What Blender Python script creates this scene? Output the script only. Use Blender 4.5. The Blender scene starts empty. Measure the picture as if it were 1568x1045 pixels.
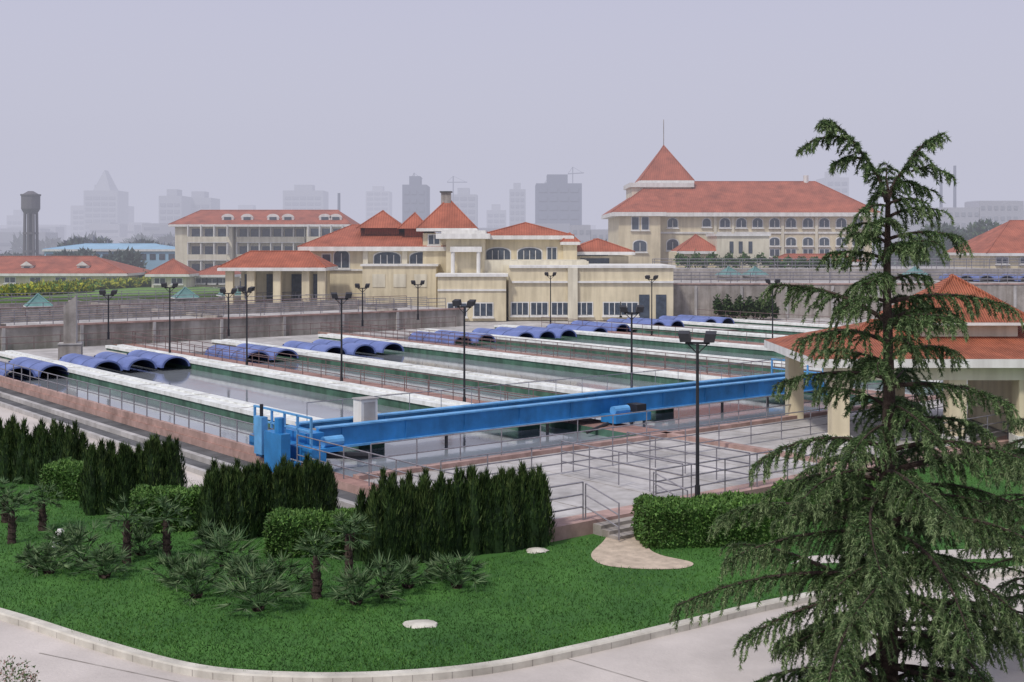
import bpy, math, random
import numpy as np
from mathutils import Vector
random.seed(7); R=np.random.default_rng(7)
F=1870.0; HY=375.0; CX=784.0; CAMH=8.0
def gp(px,py,z=0.0):
    Y=F*(CAMH-z)/(py-HY); return ((px-CX)*Y/F, Y)
def ax(px,Y): return (px-CX)*Y/F
def az(py,Y): return CAMH-(py-HY)*Y/F
ZL=-0.4
scene=bpy.context.scene
# ---------------------------------------------------------------- materials
MATS={}
def mat(name,col,rough=0.8,nscale=3.0,namt=0.25,bump=0.0,metal=0.0,col2=None,bscale=None,stripe=None,spec=0.3,detail=6,stain=0.0):
    m=bpy.data.materials.new(name); m.use_nodes=True
    nt=m.node_tree; b=nt.nodes['Principled BSDF']
    b.inputs['Roughness'].default_value=rough; b.inputs['Metallic'].default_value=metal
    b.inputs['Specular IOR Level'].default_value=spec
    tc=nt.nodes.new('ShaderNodeTexCoord')
    n=nt.nodes.new('ShaderNodeTexNoise'); n.inputs['Scale'].default_value=nscale; n.inputs['Detail'].default_value=detail; n.inputs['Roughness'].default_value=0.65
    nt.links.new(tc.outputs['Object'],n.inputs['Vector'])
    cr=nt.nodes.new('ShaderNodeValToRGB')
    c2=col2 if col2 else tuple(max(0,c*(1-namt*1.6)) for c in col)
    c1=tuple(min(1,c*(1+namt*0.5)) for c in col)
    cr.color_ramp.elements[0].position=0.3; cr.color_ramp.elements[0].color=(*c2,1)
    cr.color_ramp.elements[1].position=0.68; cr.color_ramp.elements[1].color=(*c1,1)
    nt.links.new(n.outputs['Fac'],cr.inputs['Fac'])
    out=cr.outputs['Color']; hsock=None
    if stripe:
        w=nt.nodes.new('ShaderNodeTexWave'); w.bands_direction=stripe[0]; w.inputs['Scale'].default_value=stripe[1]; w.inputs['Distortion'].default_value=0.3
        nt.links.new(tc.outputs['Object'],w.inputs['Vector'])
        mx=nt.nodes.new('ShaderNodeMix'); mx.data_type='RGBA'; mx.blend_type='MULTIPLY'; mx.inputs[0].default_value=stripe[2]
        nt.links.new(out,mx.inputs[6]); nt.links.new(w.outputs['Color'],mx.inputs[7]); out=mx.outputs[2]; hsock=w.outputs['Fac']
    if stain>0:
        mp=nt.nodes.new('ShaderNodeMapping'); mp.inputs['Scale'].default_value=(1.6,1.6,.18); nt.links.new(tc.outputs['Object'],mp.inputs['Vector'])
        n3=nt.nodes.new('ShaderNodeTexNoise'); n3.inputs['Scale'].default_value=1.3; n3.inputs['Detail'].default_value=7; nt.links.new(mp.outputs['Vector'],n3.inputs['Vector'])
        c3=nt.nodes.new('ShaderNodeValToRGB'); c3.color_ramp.elements[0].position=.36; c3.color_ramp.elements[0].color=(.45,.42,.38,1); c3.color_ramp.elements[1].position=.58; c3.color_ramp.elements[1].color=(1,1,1,1); nt.links.new(n3.outputs['Fac'],c3.inputs['Fac'])
        m3=nt.nodes.new('ShaderNodeMix'); m3.data_type='RGBA'; m3.blend_type='MULTIPLY'; m3.inputs[0].default_value=stain
        nt.links.new(out,m3.inputs[6]); nt.links.new(c3.outputs['Color'],m3.inputs[7]); out=m3.outputs[2]
    nt.links.new(out,b.inputs['Base Color'])
    if bump>0:
        bp=nt.nodes.new('ShaderNodeBump'); bp.inputs['Strength'].default_value=bump; bp.inputs['Distance'].default_value=0.05
        if hsock is None:
            n2=nt.nodes.new('ShaderNodeTexNoise'); n2.inputs['Scale'].default_value=bscale or nscale*4; n2.inputs['Detail'].default_value=4
            nt.links.new(tc.outputs['Object'],n2.inputs['Vector']); hsock=n2.outputs['Fac']
        nt.links.new(hsock,bp.inputs['Height']); nt.links.new(bp.outputs['Normal'],b.inputs['Normal'])
    MATS[name]=m; return m
def leafmat(name,col):
    m=mat(name,col,0.6,2.5,0.35,spec=0.25)
    return m
CREAM=mat('cream_wall',(0.72,0.635,0.45),0.85,0.35,0.11,stain=.3)
CREAM2=mat('pale_cream_wall',(0.75,0.70,0.56),0.85,0.35,0.11,stain=.3)
WHITE=mat('white_trim',(0.77,0.76,0.73),0.7,1.0,0.08,stain=.25)
CHAN=mat('white_channel_paint',(0.78,0.80,0.78),0.6,0.8,0.10,stain=.35)
GREENP=mat('green_channel_paint',(0.085,0.18,0.13),0.6,0.7,0.35,stain=.5)
ROOF=mat('red_tile_roof',(0.44,0.135,0.08),0.75,0.5,0.25,0.5,stripe=('X',1.1,0.18))
ROOFN=mat('red_tile_roof_near',(0.48,0.155,0.085),0.7,1.2,0.28,0.8,stripe=('X',3.0,0.45))
GLASS=mat('window_glass',(0.07,0.09,0.12),0.2,2,0.3,spec=0.6)
DARK=mat('dark_metal',(0.03,0.03,0.035),0.5,5,0.2)
STEEL=mat('painted_steel_railing',(0.26,0.25,0.28),0.5,4,0.25,metal=0.3)
STEELB=mat('brown_railing',(0.19,0.13,0.13),0.6,4,0.25)
BROWN=mat('red_brown_tile',(0.34,0.20,0.17),0.75,1.2,0.3,0.2)
PINK=mat('pink_kerb_tile',(0.46,0.31,0.275),0.75,1.2,0.25,stain=.3)
CONC=mat('concrete',(0.40,0.365,0.335),0.85,0.5,0.28,0.3,bscale=6,stain=.5)
CONCL=mat('light_concrete',(0.50,0.48,0.47),0.85,0.35,0.26,0.2,bscale=6,stain=.3)
CONCD=mat('dark_concrete',(0.12,0.12,0.125),0.85,0.8,0.35,0.3)  # drain shade put into the base colour; the chimney cap shares it
ROADM=mat('road_concrete',(0.56,0.51,0.475),0.85,0.25,0.18,0.25,bscale=14,detail=12)
KERBM=mat('kerb_stone',(0.62,0.59,0.52),0.8,1.0,0.2,0.3,stain=.3)
SAND=mat('sandy_path',(0.56,0.46,0.36),0.95,3.0,0.22,0.6,bscale=25)
BLUE=mat('blue_gantry_paint',(0.035,0.25,0.60),0.45,0.7,0.25,spec=0.4,stain=.25)
BLUEL=mat('light_blue_paint',(0.13,0.38,0.70),0.45,1.5,0.2)
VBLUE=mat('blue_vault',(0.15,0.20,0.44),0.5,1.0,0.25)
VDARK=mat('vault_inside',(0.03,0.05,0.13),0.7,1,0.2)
BARK=mat('bark',(0.065,0.045,0.037),0.95,8,0.4,0.8)
LAWN=mat('lawn_grass',(0.058,0.155,0.028),0.9,0.45,0.3,0.5,bscale=30,col2=(0.03,0.095,0.02),detail=12)
FARG=mat('far_ground',(0.20,0.22,0.17),0.95,0.02,0.3)
YELLOW=mat('yellow_green_hedge',(0.46,0.47,0.05),0.9,0.8,0.35,0.5)
LAWN2=mat('bright_lawn',(0.15,0.27,0.06),0.9,0.3,0.3)
TEAL=mat('teal_roof',(0.15,0.29,0.28),0.6,1,0.2)
SHEET=mat('pale_blue_sheet',(0.30,0.50,0.66),0.6,.3,.1)
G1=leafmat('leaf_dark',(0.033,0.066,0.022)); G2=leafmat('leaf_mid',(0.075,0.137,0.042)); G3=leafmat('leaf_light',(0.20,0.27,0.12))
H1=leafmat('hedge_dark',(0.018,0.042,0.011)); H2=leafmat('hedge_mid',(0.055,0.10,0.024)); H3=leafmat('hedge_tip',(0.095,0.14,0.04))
B1=leafmat('box_leaf',(0.07,0.16,0.032)); B2=leafmat('box_leaf_light',(0.14,0.26,0.06))
GR1=leafmat('grass_blade',(0.070,0.185,0.030)); GR2=leafmat('grass_blade_dark',(0.042,0.12,0.022))
P1=leafmat('palm_leaf',(0.07,0.135,0.05)); P2=leafmat('palm_leaf_light',(0.15,0.22,0.10))
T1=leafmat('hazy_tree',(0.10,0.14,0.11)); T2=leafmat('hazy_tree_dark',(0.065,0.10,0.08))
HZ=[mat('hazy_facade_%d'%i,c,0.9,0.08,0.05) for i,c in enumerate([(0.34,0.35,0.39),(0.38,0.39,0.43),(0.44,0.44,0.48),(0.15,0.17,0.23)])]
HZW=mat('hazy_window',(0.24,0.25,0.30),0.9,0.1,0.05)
WATER=mat('basin_water',(0.28,0.305,0.335),0.07,0.10,0.28,0.06,bscale=2.5,spec=0.5,detail=10)
# ---------------------------------------------------------------- builder
TO=(-8.1,45.3,0); TR=math.atan2(0.626,0.780)
def tw(v,u,z=0):
    c,s=math.cos(TR),math.sin(TR); return (TO[0]+c*v-s*u, TO[1]+s*v+c*u, z)
class MB:
    def __init__(s): s.v=[];s.f=[];s.m=[];s.ms=[]
    def mi(s,m):
        if m not in s.ms: s.ms.append(m)
        return s.ms.index(m)
    def poly(s,pts,m):
        n=len(s.v); s.v+= [tuple(p) for p in pts]; s.f.append(tuple(range(n,n+len(pts)))); s.m.append(s.mi(m))
    def box(s,x0,x1,y0,y1,z0,z1,m,mt=None,mside=None):
        n=len(s.v); i=s.mi(m); it=s.mi(mt) if mt else i
        s.v+=[(x0,y0,z0),(x1,y0,z0),(x1,y1,z0),(x0,y1,z0),(x0,y0,z1),(x1,y0,z1),(x1,y1,z1),(x0,y1,z1)]
        for q,k in (((0,3,2,1),i),((4,5,6,7),it),((0,1,5,4),i),((1,2,6,5),i),((2,3,7,6),i),((3,0,4,7),i)):
            s.f.append(tuple(n+a for a in q)); s.m.append(k)
    def tube(s,p,q,r,m,n=5,r2=None,cap=True):
        p=Vector(p);q=Vector(q); d=(q-p)
        if d.length<1e-6: return
        d.normalize(); a=d.orthogonal().normalized(); b=d.cross(a); r2=r if r2 is None else r2
        k=len(s.v); i=s.mi(m)
        for c,rr in ((p,r),(q,r2)):
            for j in range(n):
                t=2*math.pi*j/n+math.pi/4; w=c+a*(math.cos(t)*rr)+b*(math.sin(t)*rr); s.v.append(tuple(w))
        for j in range(n):
            s.f.append((k+j,k+(j+1)%n,k+n+(j+1)%n,k+n+j)); s.m.append(i)
        if cap:
            s.f.append(tuple(k+n+j for j in range(n))); s.m.append(i)
            s.f.append(tuple(k+n-1-j for j in range(n))); s.m.append(i)
    def hip(s,x0,x1,y0,y1,z,h,mr,mf,ov=0.6,ins=None,fz=0.35):
        x0-=ov;x1+=ov;y0-=ov;y1+=ov
        if mf: s.box(x0,x1,y0,y1,z-fz,z,mf)
        z+=0.004
        if x1-x0>=y1-y0:
            i=(y1-y0)/2 if ins is None else ins; i=min(i,(x1-x0)/2-0.01)
            ym=(y0+y1)/2; a=(x0+i,ym,z+h); b=(x1-i,ym,z+h)
            s.poly([(x0,y0,z),(x1,y0,z),b,a],mr); s.poly([(x1,y1,z),(x0,y1,z),a,b],mr)
            s.poly([(x0,y1,z),(x0,y0,z),a],mr); s.poly([(x1,y0,z),(x1,y1,z),b],mr)
            cs=[((x0,y0,z),a),((x1,y0,z),b),(a,b)]
        else:
            i=(x1-x0)/2 if ins is None else ins; i=min(i,(y1-y0)/2-0.01)
            xm=(x0+x1)/2; a=(xm,y0+i,z+h); b=(xm,y1-i,z+h)
            s.poly([(x0,y0,z),(x1,y0,z),a],mr); s.poly([(x1,y1,z),(x0,y1,z),b],mr)
            s.poly([(x0,y1,z),(x0,y0,z),a,b],mr); s.poly([(x1,y0,z),(x1,y1,z),b,a],mr)
            cs=[((x0,y0,z),a),((x1,y0,z),a),(a,b)]
        for p,q in cs: s.tube(p,q,.09,mr,5)
    def win(s,xc,z0,w,h,y,arch=0,mull=2,fr=0.12):
        def shape(w,h,yy,z0):
            pts=[(xc-w/2,yy,z0),(xc+w/2,yy,z0)]
            if arch:
                zz=z0+h-arch
                for k in range(9):
                    t=math.pi*k/8; pts.append((xc+w/2*math.cos(t),yy,zz+arch*math.sin(t)))
            else: pts+=[(xc+w/2,yy,z0+h),(xc-w/2,yy,z0+h)]
            return pts
        s.poly(shape(w+2*fr,h+2*fr,y-0.05,z0-fr),WHITE); s.poly(shape(w,h,y-0.09,z0),GLASS)
        for k in range(1,mull+1):
            x=xc-w/2+w*k/(mull+1); s.box(x-0.04,x+0.04,y-0.14,y-0.1,z0,z0+h-arch*0.6,WHITE)
        s.box(xc-w/2-fr*1.8,xc+w/2+fr*1.8,y-0.28,y-0.003,z0-fr-0.14,z0-fr-0.004,WHITE)
    def build(s,name,loc=(0,0,0),rz=0,parent=None,smooth=False):
        me=bpy.data.meshes.new(name); me.from_pydata(s.v,[],s.f)
        for m in s.ms: me.materials.append(m)
        me.polygons.foreach_set('material_index',s.m)
        if smooth: me.polygons.foreach_set('use_smooth',[True]*len(s.f))
        me.update()
        o=bpy.data.objects.new(name,me); scene.collection.objects.link(o); o.location=loc; o.rotation_euler[2]=rz
        if parent: o.parent=parent
        return o
def T(mb,name,**k): return mb.build(name,TO,TR,**k)
def empty(name,loc=(0,0,0)):
    e=bpy.data.objects.new(name,None); e.location=loc; scene.collection.objects.link(e); return e
def nrm(a): return a/np.maximum(np.linalg.norm(a,axis=1,keepdims=True),1e-9)
def tris(P,D,L,W):
    D=nrm(D); S=nrm(np.cross(D,R.normal(size=P.shape)))
    L=np.asarray(L).reshape(-1,1); W=np.asarray(W).reshape(-1,1)
    return np.stack([P-S*W/2,P+S*W/2,P+D*L],axis=1)
def trimesh(name,V,mi,mats,parent=None,loc=(0,0,0)):
    N=len(V); me=bpy.data.meshes.new(name)
    me.vertices.add(3*N); me.vertices.foreach_set('co',V.reshape(-1).astype(np.float32))
    me.loops.add(3*N); me.loops.foreach_set('vertex_index',np.arange(3*N,dtype=np.int32))
    me.polygons.add(N); me.polygons.foreach_set('loop_start',np.arange(0,3*N,3,dtype=np.int32)); me.polygons.foreach_set('loop_total',np.full(N,3,dtype=np.int32))
    for m in mats: me.materials.append(m)
    me.polygons.foreach_set('material_index',np.asarray(mi,dtype=np.int32)); me.update(calc_edges=True)
    o=bpy.data.objects.new(name,me); scene.collection.objects.link(o); o.location=loc
    if parent: o.parent=parent
    return o
# ---------------------------------------------------------------- world, sun, camera
w=bpy.data.worlds.new("World"); scene.world=w; w.use_nodes=True; nt=w.node_tree
bg=nt.nodes['Background']; sky=nt.nodes.new('ShaderNodeTexSky'); sky.sky_type='NISHITA'; sky.sun_disc=False
SE=math.radians(52); SA=math.radians(218)
sky.sun_elevation=SE; sky.sun_rotation=SA; sky.dust_density=6; sky.air_density=1.2
tc=nt.nodes.new('ShaderNodeTexCoord'); sp=nt.nodes.new('ShaderNodeSeparateXYZ'); nt.links.new(tc.outputs['Generated'],sp.inputs[0])
cr=nt.nodes.new('ShaderNodeValToRGB'); e=cr.color_ramp.elements
e[0].position=0.0; e[0].color=(0.59,0.59,0.69,1); e[1].position=0.22; e[1].color=(0.525,0.53,0.72,1)
x=e.new(0.10); x.color=(0.625,0.63,0.785,1); x=e.new(0.6); x.color=(0.52,0.54,0.69,1)
nt.links.new(sp.outputs['Z'],cr.inputs['Fac'])
sc=nt.nodes.new('ShaderNodeVectorMath'); sc.operation='SCALE'; sc.inputs['Scale'].default_value=10.0; nt.links.new(cr.outputs['Color'],sc.inputs[0])
mx=nt.nodes.new('ShaderNodeMix'); mx.data_type='RGBA'; mx.inputs[0].default_value=0.92
nt.links.new(sky.outputs['Color'],mx.inputs[6]); nt.links.new(sc.outputs['Vector'],mx.inputs[7]); nt.links.new(mx.outputs[2],bg.inputs['Color'])
bg.inputs['Strength'].default_value=0.105
sl=bpy.data.lights.new('sun','SUN'); sl.energy=2.4; sl.angle=math.radians(6); sl.color=(1,0.95,0.87)
so=bpy.data.objects.new('sun',sl); scene.collection.objects.link(so)
sd=Vector((math.sin(SA)*math.cos(SE),math.cos(SA)*math.cos(SE),math.sin(SE))); so.rotation_euler=sd.to_track_quat('Z','Y').to_euler(); so.location=(0,0,60)
cd=bpy.data.cameras.new('camera'); co=bpy.data.objects.new('camera',cd); scene.collection.objects.link(co); scene.camera=co
co.location=(0,0,CAMH); co.rotation_euler=(math.radians(90),0,0); cd.sensor_width=36; cd.lens=36*F/1568; cd.shift_y=-(522.5-HY)/1568; cd.clip_end=8000; cd.clip_start=0.3
scene.view_settings.view_transform='Standard'; scene.view_settings.look='None'; scene.view_settings.exposure=0
# haze: a bank of misty air over the city (extinction plus the airlight it carries)
hm=bpy.data.materials.new('haze_air'); hm.use_nodes=True; hn=hm.node_tree; hn.nodes.remove(hn.nodes['Principled BSDF'])
DEN=0.0024
va=hn.nodes.new('ShaderNodeVolumeAbsorption'); va.inputs['Density'].default_value=DEN; va.inputs['Color'].default_value=(0,0,0,1)
ve=hn.nodes.new('ShaderNodeEmission'); ve.inputs['Color'].default_value=(0.53,0.535,0.645,1); ve.inputs['Strength'].default_value=DEN
ad=hn.nodes.new('ShaderNodeAddShader'); hn.links.new(va.outputs[0],ad.inputs[0]); hn.links.new(ve.outputs[0],ad.inputs[1]); hn.links.new(ad.outputs[0],hn.nodes['Material Output'].inputs['Volume'])
m=MB(); m.box(-1500,1500,120,1500,-.3,120,hm); m.build('haze')
# ---------------------------------------------------------------- ground
m=MB(); m.poly([(-4000,-50,ZL-.12),(4000,-50,ZL-.12),(4000,6000,ZL-.12),(-4000,6000,ZL-.12)],FARG); m.build('ground')
def spline(pts,n=10):
    out=[]; P=[np.array(p,float) for p in pts]; P=[2*P[0]-P[1]]+P+[2*P[-1]-P[-2]]
    for i in range(1,len(P)-2):
        for k in range(n):
            t=k/n; out.append(0.5*((2*P[i])+(-P[i-1]+P[i+1])*t+(2*P[i-1]-5*P[i]+4*P[i+1]-P[i+2])*t*t+(-P[i-1]+3*P[i]-3*P[i+1]+P[i+2])*t**3))
    out.append(P[-2]); return out
kerb=spline([gp(*p,ZL) for p in [(-220,880),(0,938),(150,985),(300,1024),(450,1036),(600,1034),(750,1020),(900,990),(1050,955),(1200,920),(1400,888),(1800,850)]])
m=MB(); m.poly([(-60,2,ZL-.115),(60,2,ZL-.115),(60,34,ZL-.115),(-60,34,ZL-.115)],ROADM)
for (a,b) in [((850,1003),(1010,1050)),((300,1050),(60,1000)),((1180,945),(1300,975))]:
    A=Vector((*gp(*a,ZL-.11),ZL-.111)); B=Vector((*gp(*b,ZL-.11),ZL-.111)); n=(B-A).normalized().cross(Vector((0,0,1)))*0.02
    m.poly([A-n,B-n,B+n,A+n],CONC)
m.build('road')
m=MB(); lp=[(p[0],p[1],ZL) for p in kerb]+[(70,62,ZL),(-70,110,ZL),(-70,35,ZL)]; m.poly(lp,LAWN); m.build('lawn')
m=MB(); K=np.array(kerb); tg=np.gradient(K,axis=0); tg/=np.linalg.norm(tg,axis=1,keepdims=True); nn_=np.column_stack([-tg[:,1],tg[:,0]])*.12
for i in range(len(K)-1):
    z0,z1=ZL-.12,ZL+.05; a,b,c,e2=K[i]-nn_[i],K[i+1]-nn_[i+1],K[i+1]+nn_[i+1],K[i]+nn_[i]
    a2,b2=a+nn_[i]*.25,b+nn_[i+1]*.25
    m.poly([(*a2,z1),(*b2,z1),(*c,z1),(*e2,z1)],KERBM); m.poly([(*a,z0),(*b,z0),(*b,z1-.03),(*a,z1-.03)],KERBM); m.poly([(*a,z1-.03),(*b,z1-.03),(*b2,z1),(*a2,z1)],KERBM); m.poly([(*c,z0),(*e2,z0),(*e2,z1),(*c,z1)],KERBM)
    if i%2==0: m.poly([(*(a-nn_[i]*.02),z0),(*(a-nn_[i]*.02+tg[i]*.015),z0),(*(a-nn_[i]*.02+tg[i]*.015),z1-.03),(*(a-nn_[i]*.02),z1-.03)],CONC)
m.build('kerb')
sand=[(918,786),(992,786),(985,805),(990,835),(1010,850),(1060,862),(1045,871),(985,872),(925,866),(905,850),(925,828),(936,805)]
sp2=spline([gp(*p,ZL) for p in sand+[sand[0]]],5)
m=MB(); m.poly([(p[0],p[1],ZL+.012) for p in sp2],SAND); m.build('sandy_path')
pavp=[(1210,864),(1240,852),(1700,832),(1700,850),(1330,862)]
m=MB(); m.poly([(*gp(*p,ZL),ZL+.010) for p in pavp],ROADM); m.build('paved_path')
LP=np.array([[p[0],p[1]] for p in lp])
def inpoly(X,Y,P):
    c=np.zeros(len(X),bool); j=len(P)-1
    for i in range(len(P)):
        cond=((P[i,1]>Y)!=(P[j,1]>Y)); xx=(P[j,0]-P[i,0])*(Y-P[i,1])/((P[j,1]-P[i,1])+1e-12)+P[i,0]
        c^=cond&(X<xx); j=i
    return c
N=190000; Y=23+R.random(N)**1.5*24; X=(R.random(N)*2-1)*0.47*Y
SP=np.array([[p[0],p[1]] for p in sp2]); PP=np.array([gp(*p,ZL) for p in pavp])
k=inpoly(X,Y,LP)&~inpoly(X,Y,SP)&~inpoly(X,Y,PP)
c_,s_=math.cos(TR),math.sin(TR); vv=(X-TO[0])*c_+(Y-TO[1])*s_; uu=-(X-TO[0])*s_+(Y-TO[1])*c_
k&=~((vv>-3.6)&(uu>-14.5)); X=X[k];Y=Y[k]; n=len(X)
P=np.stack([X,Y,np.full(n,ZL)],1); D=np.stack([R.normal(size=n)*.6,R.normal(size=n)*.6,np.ones(n)],1)
pat=.8*np.sin(X*1.3+Y*.7)+.8*np.sin(X*.6-Y*1.9)+1.1*np.sin(X*.35+1.2*np.sin(Y*.4))+R.normal(size=n)*1.3
trimesh('grass',tris(P,D,R.uniform(.03,.08,n)*(1+.25*(pat>0)),R.uniform(.015,.03,n)),np.where(pat<0,1,np.where(R.random(n)>.93,2,0)),[GR1,GR2,B2])
# ---------------------------------------------------------------- tanks
UF=-14.2
m=MB()
m.box(-0.7,0,UF,56,-1.2,0.0,PINK,BROWN); m.box(-0.62,-0.42,0.2,56,0.0,0.28,PINK)
m.box(0.0,80,UF,UF+.8,-1.2,-0.003,PINK,PINK)
m.box(0.0,80,UF+.8,-4.2,-1.2,-0.06,CONCL)
for v in (15,36,64): m.box(v,v+.35,UF+.8,-4.2,-0.06,0.1,PINK)
for v in np.arange(3,60,3.1): m.box(v,v+.03,UF+.8,-4.6,-.06,-.052,CONC)
m.box(0,80,-4.6,-4.2,-.06,.1,PINK)
m.box(14.2,16,-4.2,56,-1.2,0.0,GREENP,BROWN)
m.box(33,35.4,-4.2,56,-1.2,0.0,GREENP,BROWN); m.box(33,33.15,-4.2,56,0,.2,PINK)
m.box(54,56,-4.2,50,-1.2,0.0,GREENP,BROWN)
m.box(76,80,-4.2,50,-1.2,0.0,GREENP,BROWN)
m.box(0,14.2,46,56,-1.2,-.05,CONCL); m.box(16,33,46,56,-1.2,-.05,CONCL); m.box(35.4,54,49,56,-1.2,-.05,CONCL); m.box(56,76,50,52,-1.2,-.05,CONCL)
T(m,'sedimentation_tank')
m=MB()
for a,b,u in ((0,14.2,46),(16,33,46),(35.4,54,49),(56,76,50)): m.poly([(a,-4.2,-.3),(b,-4.2,-.3),(b,u,-.3),(a,u,-.3)],WATER)
T(m,'basin_water')
for v,ul in ((4.6,52),(12.9,52),(21.6,52),(31.4,52),(41.6,52),(50.6,52),(60.5,50),(68,50),(75,50)):
    m=MB(); wd=0.62; us=1.9 if v<32 else -1.2
    m.box(v-wd,v+wd,us,ul,-.6,0.1,GREENP); m.box(v-wd-.08,v-wd*.35,us,ul,0.1,0.30,CHAN); m.box(v+wd*.35,v+wd+.08,us,ul,0.1,0.30,CHAN)
    m.box(v-wd*.35,v+wd*.35,us,ul,0.1,0.22,CHAN)
    for k in range(1,int(ul/6)): m.box(v-wd-.1,v+wd+.1,k*6+.5,k*6+.55,.301,.315,CONC)
    T(m,'overflow_channel')
def vault_mesh():
    m=MB(); n=14; r=1.0; ri=.86; Ls=6.5
    for k in range(n):
        t0=math.pi*k/n;t1=math.pi*(k+1)/n
        def pt(rr,t,y): return (rr*math.cos(t),y,rr*0.72*math.sin(t)-.1)
        m.poly([pt(r,t0,0),pt(r,t0,Ls),pt(r,t1,Ls),pt(r,t1,0)],VBLUE)
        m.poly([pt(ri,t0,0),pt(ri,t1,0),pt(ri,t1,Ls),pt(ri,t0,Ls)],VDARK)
        m.poly([pt(r,t0,0),pt(r,t1,0),pt(ri,t1,0),pt(ri,t0,0)],VBLUE)
        m.poly([pt(r,t0,Ls),pt(ri,t0,Ls),pt(ri,t1,Ls),pt(r,t1,Ls)],VBLUE)
        for yy in (2.1,4.3):
            m.poly([pt(r+.02,t0,yy),pt(r+.02,t0,yy+.06),pt(r+.02,t1,yy+.06),pt(r+.02,t1,yy)],VDARK)
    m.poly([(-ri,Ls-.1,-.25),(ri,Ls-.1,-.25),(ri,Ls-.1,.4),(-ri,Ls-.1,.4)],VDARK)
    return m
vm=None
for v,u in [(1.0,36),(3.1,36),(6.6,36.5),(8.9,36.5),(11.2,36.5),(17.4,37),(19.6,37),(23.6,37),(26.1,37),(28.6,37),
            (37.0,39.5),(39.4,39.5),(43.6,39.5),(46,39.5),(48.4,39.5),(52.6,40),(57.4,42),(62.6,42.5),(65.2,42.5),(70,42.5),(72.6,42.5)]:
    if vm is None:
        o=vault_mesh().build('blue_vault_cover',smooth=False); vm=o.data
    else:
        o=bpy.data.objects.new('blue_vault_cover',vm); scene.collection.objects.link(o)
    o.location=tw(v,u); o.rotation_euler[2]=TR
# ---------------------------------------------------------------- railings
def railing(pts,h=1.1,rails=(0.35,0.68,1.0),sp=1.6,mt=None,tank=True,r=0.024,base=None):
    mt=mt or STEEL; m=MB()
    for a,b in zip(pts[:-1],pts[1:]):
        A=Vector(a);B=Vector(b);L=(B-A).length;n=max(1,round(L/sp))
        for k in range(n+1):
            p=A.lerp(B,k/n); m.tube(p,p+Vector((0,0,h)),r*1.15,mt,4)
        for q in rails: m.tube(A+Vector((0,0,h*q)),B+Vector((0,0,h*q)),r,mt,4)
    return T(m,'metal_railing') if tank else m.build('metal_railing')
railing([(-.52,0.6,.28),(-.52,56,.28)],.85,(.5,1),1.5,STEEL,r=.026)
railing([(-.4,-1,0),(-.4,UF+.2,0),(1.8,UF+.2,0)],1.1)
railing([(4.8,UF+.2,0),(60,UF+.2,0)],1.1)
railing([(1.0,-8,-.06),(70,-8,-.06)],1.05,sp=1.9)
railing([(0.6,-4.4,0.1),(60,-4.4,.1)],1.0,(.5,1.0),1.9)
railing([(14.3,.8,0),(14.3,56,0)],.95,(.55,1),2.2,STEELB); railing([(15.9,.8,0),(15.9,56,0)],.95,(.55,1),2.2,STEELB)
railing([(33.3,.8,0),(33.3,56,0)],1.0,(.35,.68,1),1.8,STEELB); railing([(35.2,.8,0),(35.2,56,0)],1.0,(.35,.68,1),1.8,STEELB)
railing([(54.2,.8,0),(54.2,50,0)],1.0,(.5,1),2,STEELB); railing([(76.2,-4,0),(76.2,50,0)],1.0,(.5,1),2,STEELB)
railing([(0,55.6,0),(48,55.6,0)],1.0,(.5,1),2,STEELB)
m=MB()
for k in range(3): m.box(2.0,4.6,UF-.35*(k+1),UF-.35*k-.002,-.6,-.1-.1*k,CONC)
T(m,'entrance_steps')
railing([(1.9,UF+.2,0),(1.9,UF-1.2,-.35)],1.05); railing([(4.7,UF+.2,0),(4.7,UF-1.2,-.35)],1.05)
railing([(6.2,UF+.4,0),(6.2,-8,0)],1.1); railing([(9.4,UF+.4,0),(9.4,-8,0)],1.1)
m=MB(); m.box(-1.7,-.702,-12,56,-.6,-.28,CONCD); m.box(-1.95,-1.702,-12,56,-.6,-.16,CONCL); m.box(-2.9,-1.96,-12,56,-.6,-.36,CONCD); m.box(-3.1,-2.902,-12,56,-.6,-.2,CONCL)  # dark strips have painted-in shade so the trench looks more sunken
m.box(-5.2,-3.102,-9,60,-.6,-.385,ROADM); T(m,'drain_channel')
# ---------------------------------------------------------------- gantry
m=MB(); VL=31
for u in (0.0,1.5):
    m.box(1.0,VL,u-.09,u+.09,.36,1.08,BLUE); m.box(1.0,VL,u-.2,u+.2,1.08,1.14,BLUEL); m.box(1.0,VL,u-.2,u+.2,.28,.36,BLUEL)
    for k in range(11):
        v=2+k*2.9; m.box(v,v+.04,u-.12,u+.12,.36,1.08,BLUE)
m.box(1.2,VL,.2,1.3,.85,.9,CONC)
for vv_ in (0.1,VL+.2):
    m.box(vv_-.3,vv_+.3,-1.7,3.2,.12,.62,BLUE)
    for u in (-1.3,2.8):
        m.tube((vv_-.12,u,.0),(vv_+.12,u,.0),.28,DARK,14)
    for u in (-1.5,-.5,.5,1.5,2.9):
        m.box(vv_-.25,vv_-.17,u-.04,u+.04,.62,1.75,BLUEL)
    m.box(vv_-.25,vv_-.17,-1.5,2.95,1.7,1.77,BLUEL); m.box(vv_-.25,vv_-.17,-1.5,2.95,1.2,1.26,BLUEL)
m.box(-.62,-.35,-1.2,1.8,-.95,.12,BLUE); m.box(-1.0,-.62,-.9,.4,-.3,1.15,BLUE); m.box(-.95,-.7,.7,1.3,.2,1.6,BLUEL)
m.tube((-.8,-.4,1.15),(-.8,-.4,1.7),.18,BLUE,10); m.tube((-.8,1,1.6),(-.8,1,2.05),.07,DARK,8)
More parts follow.
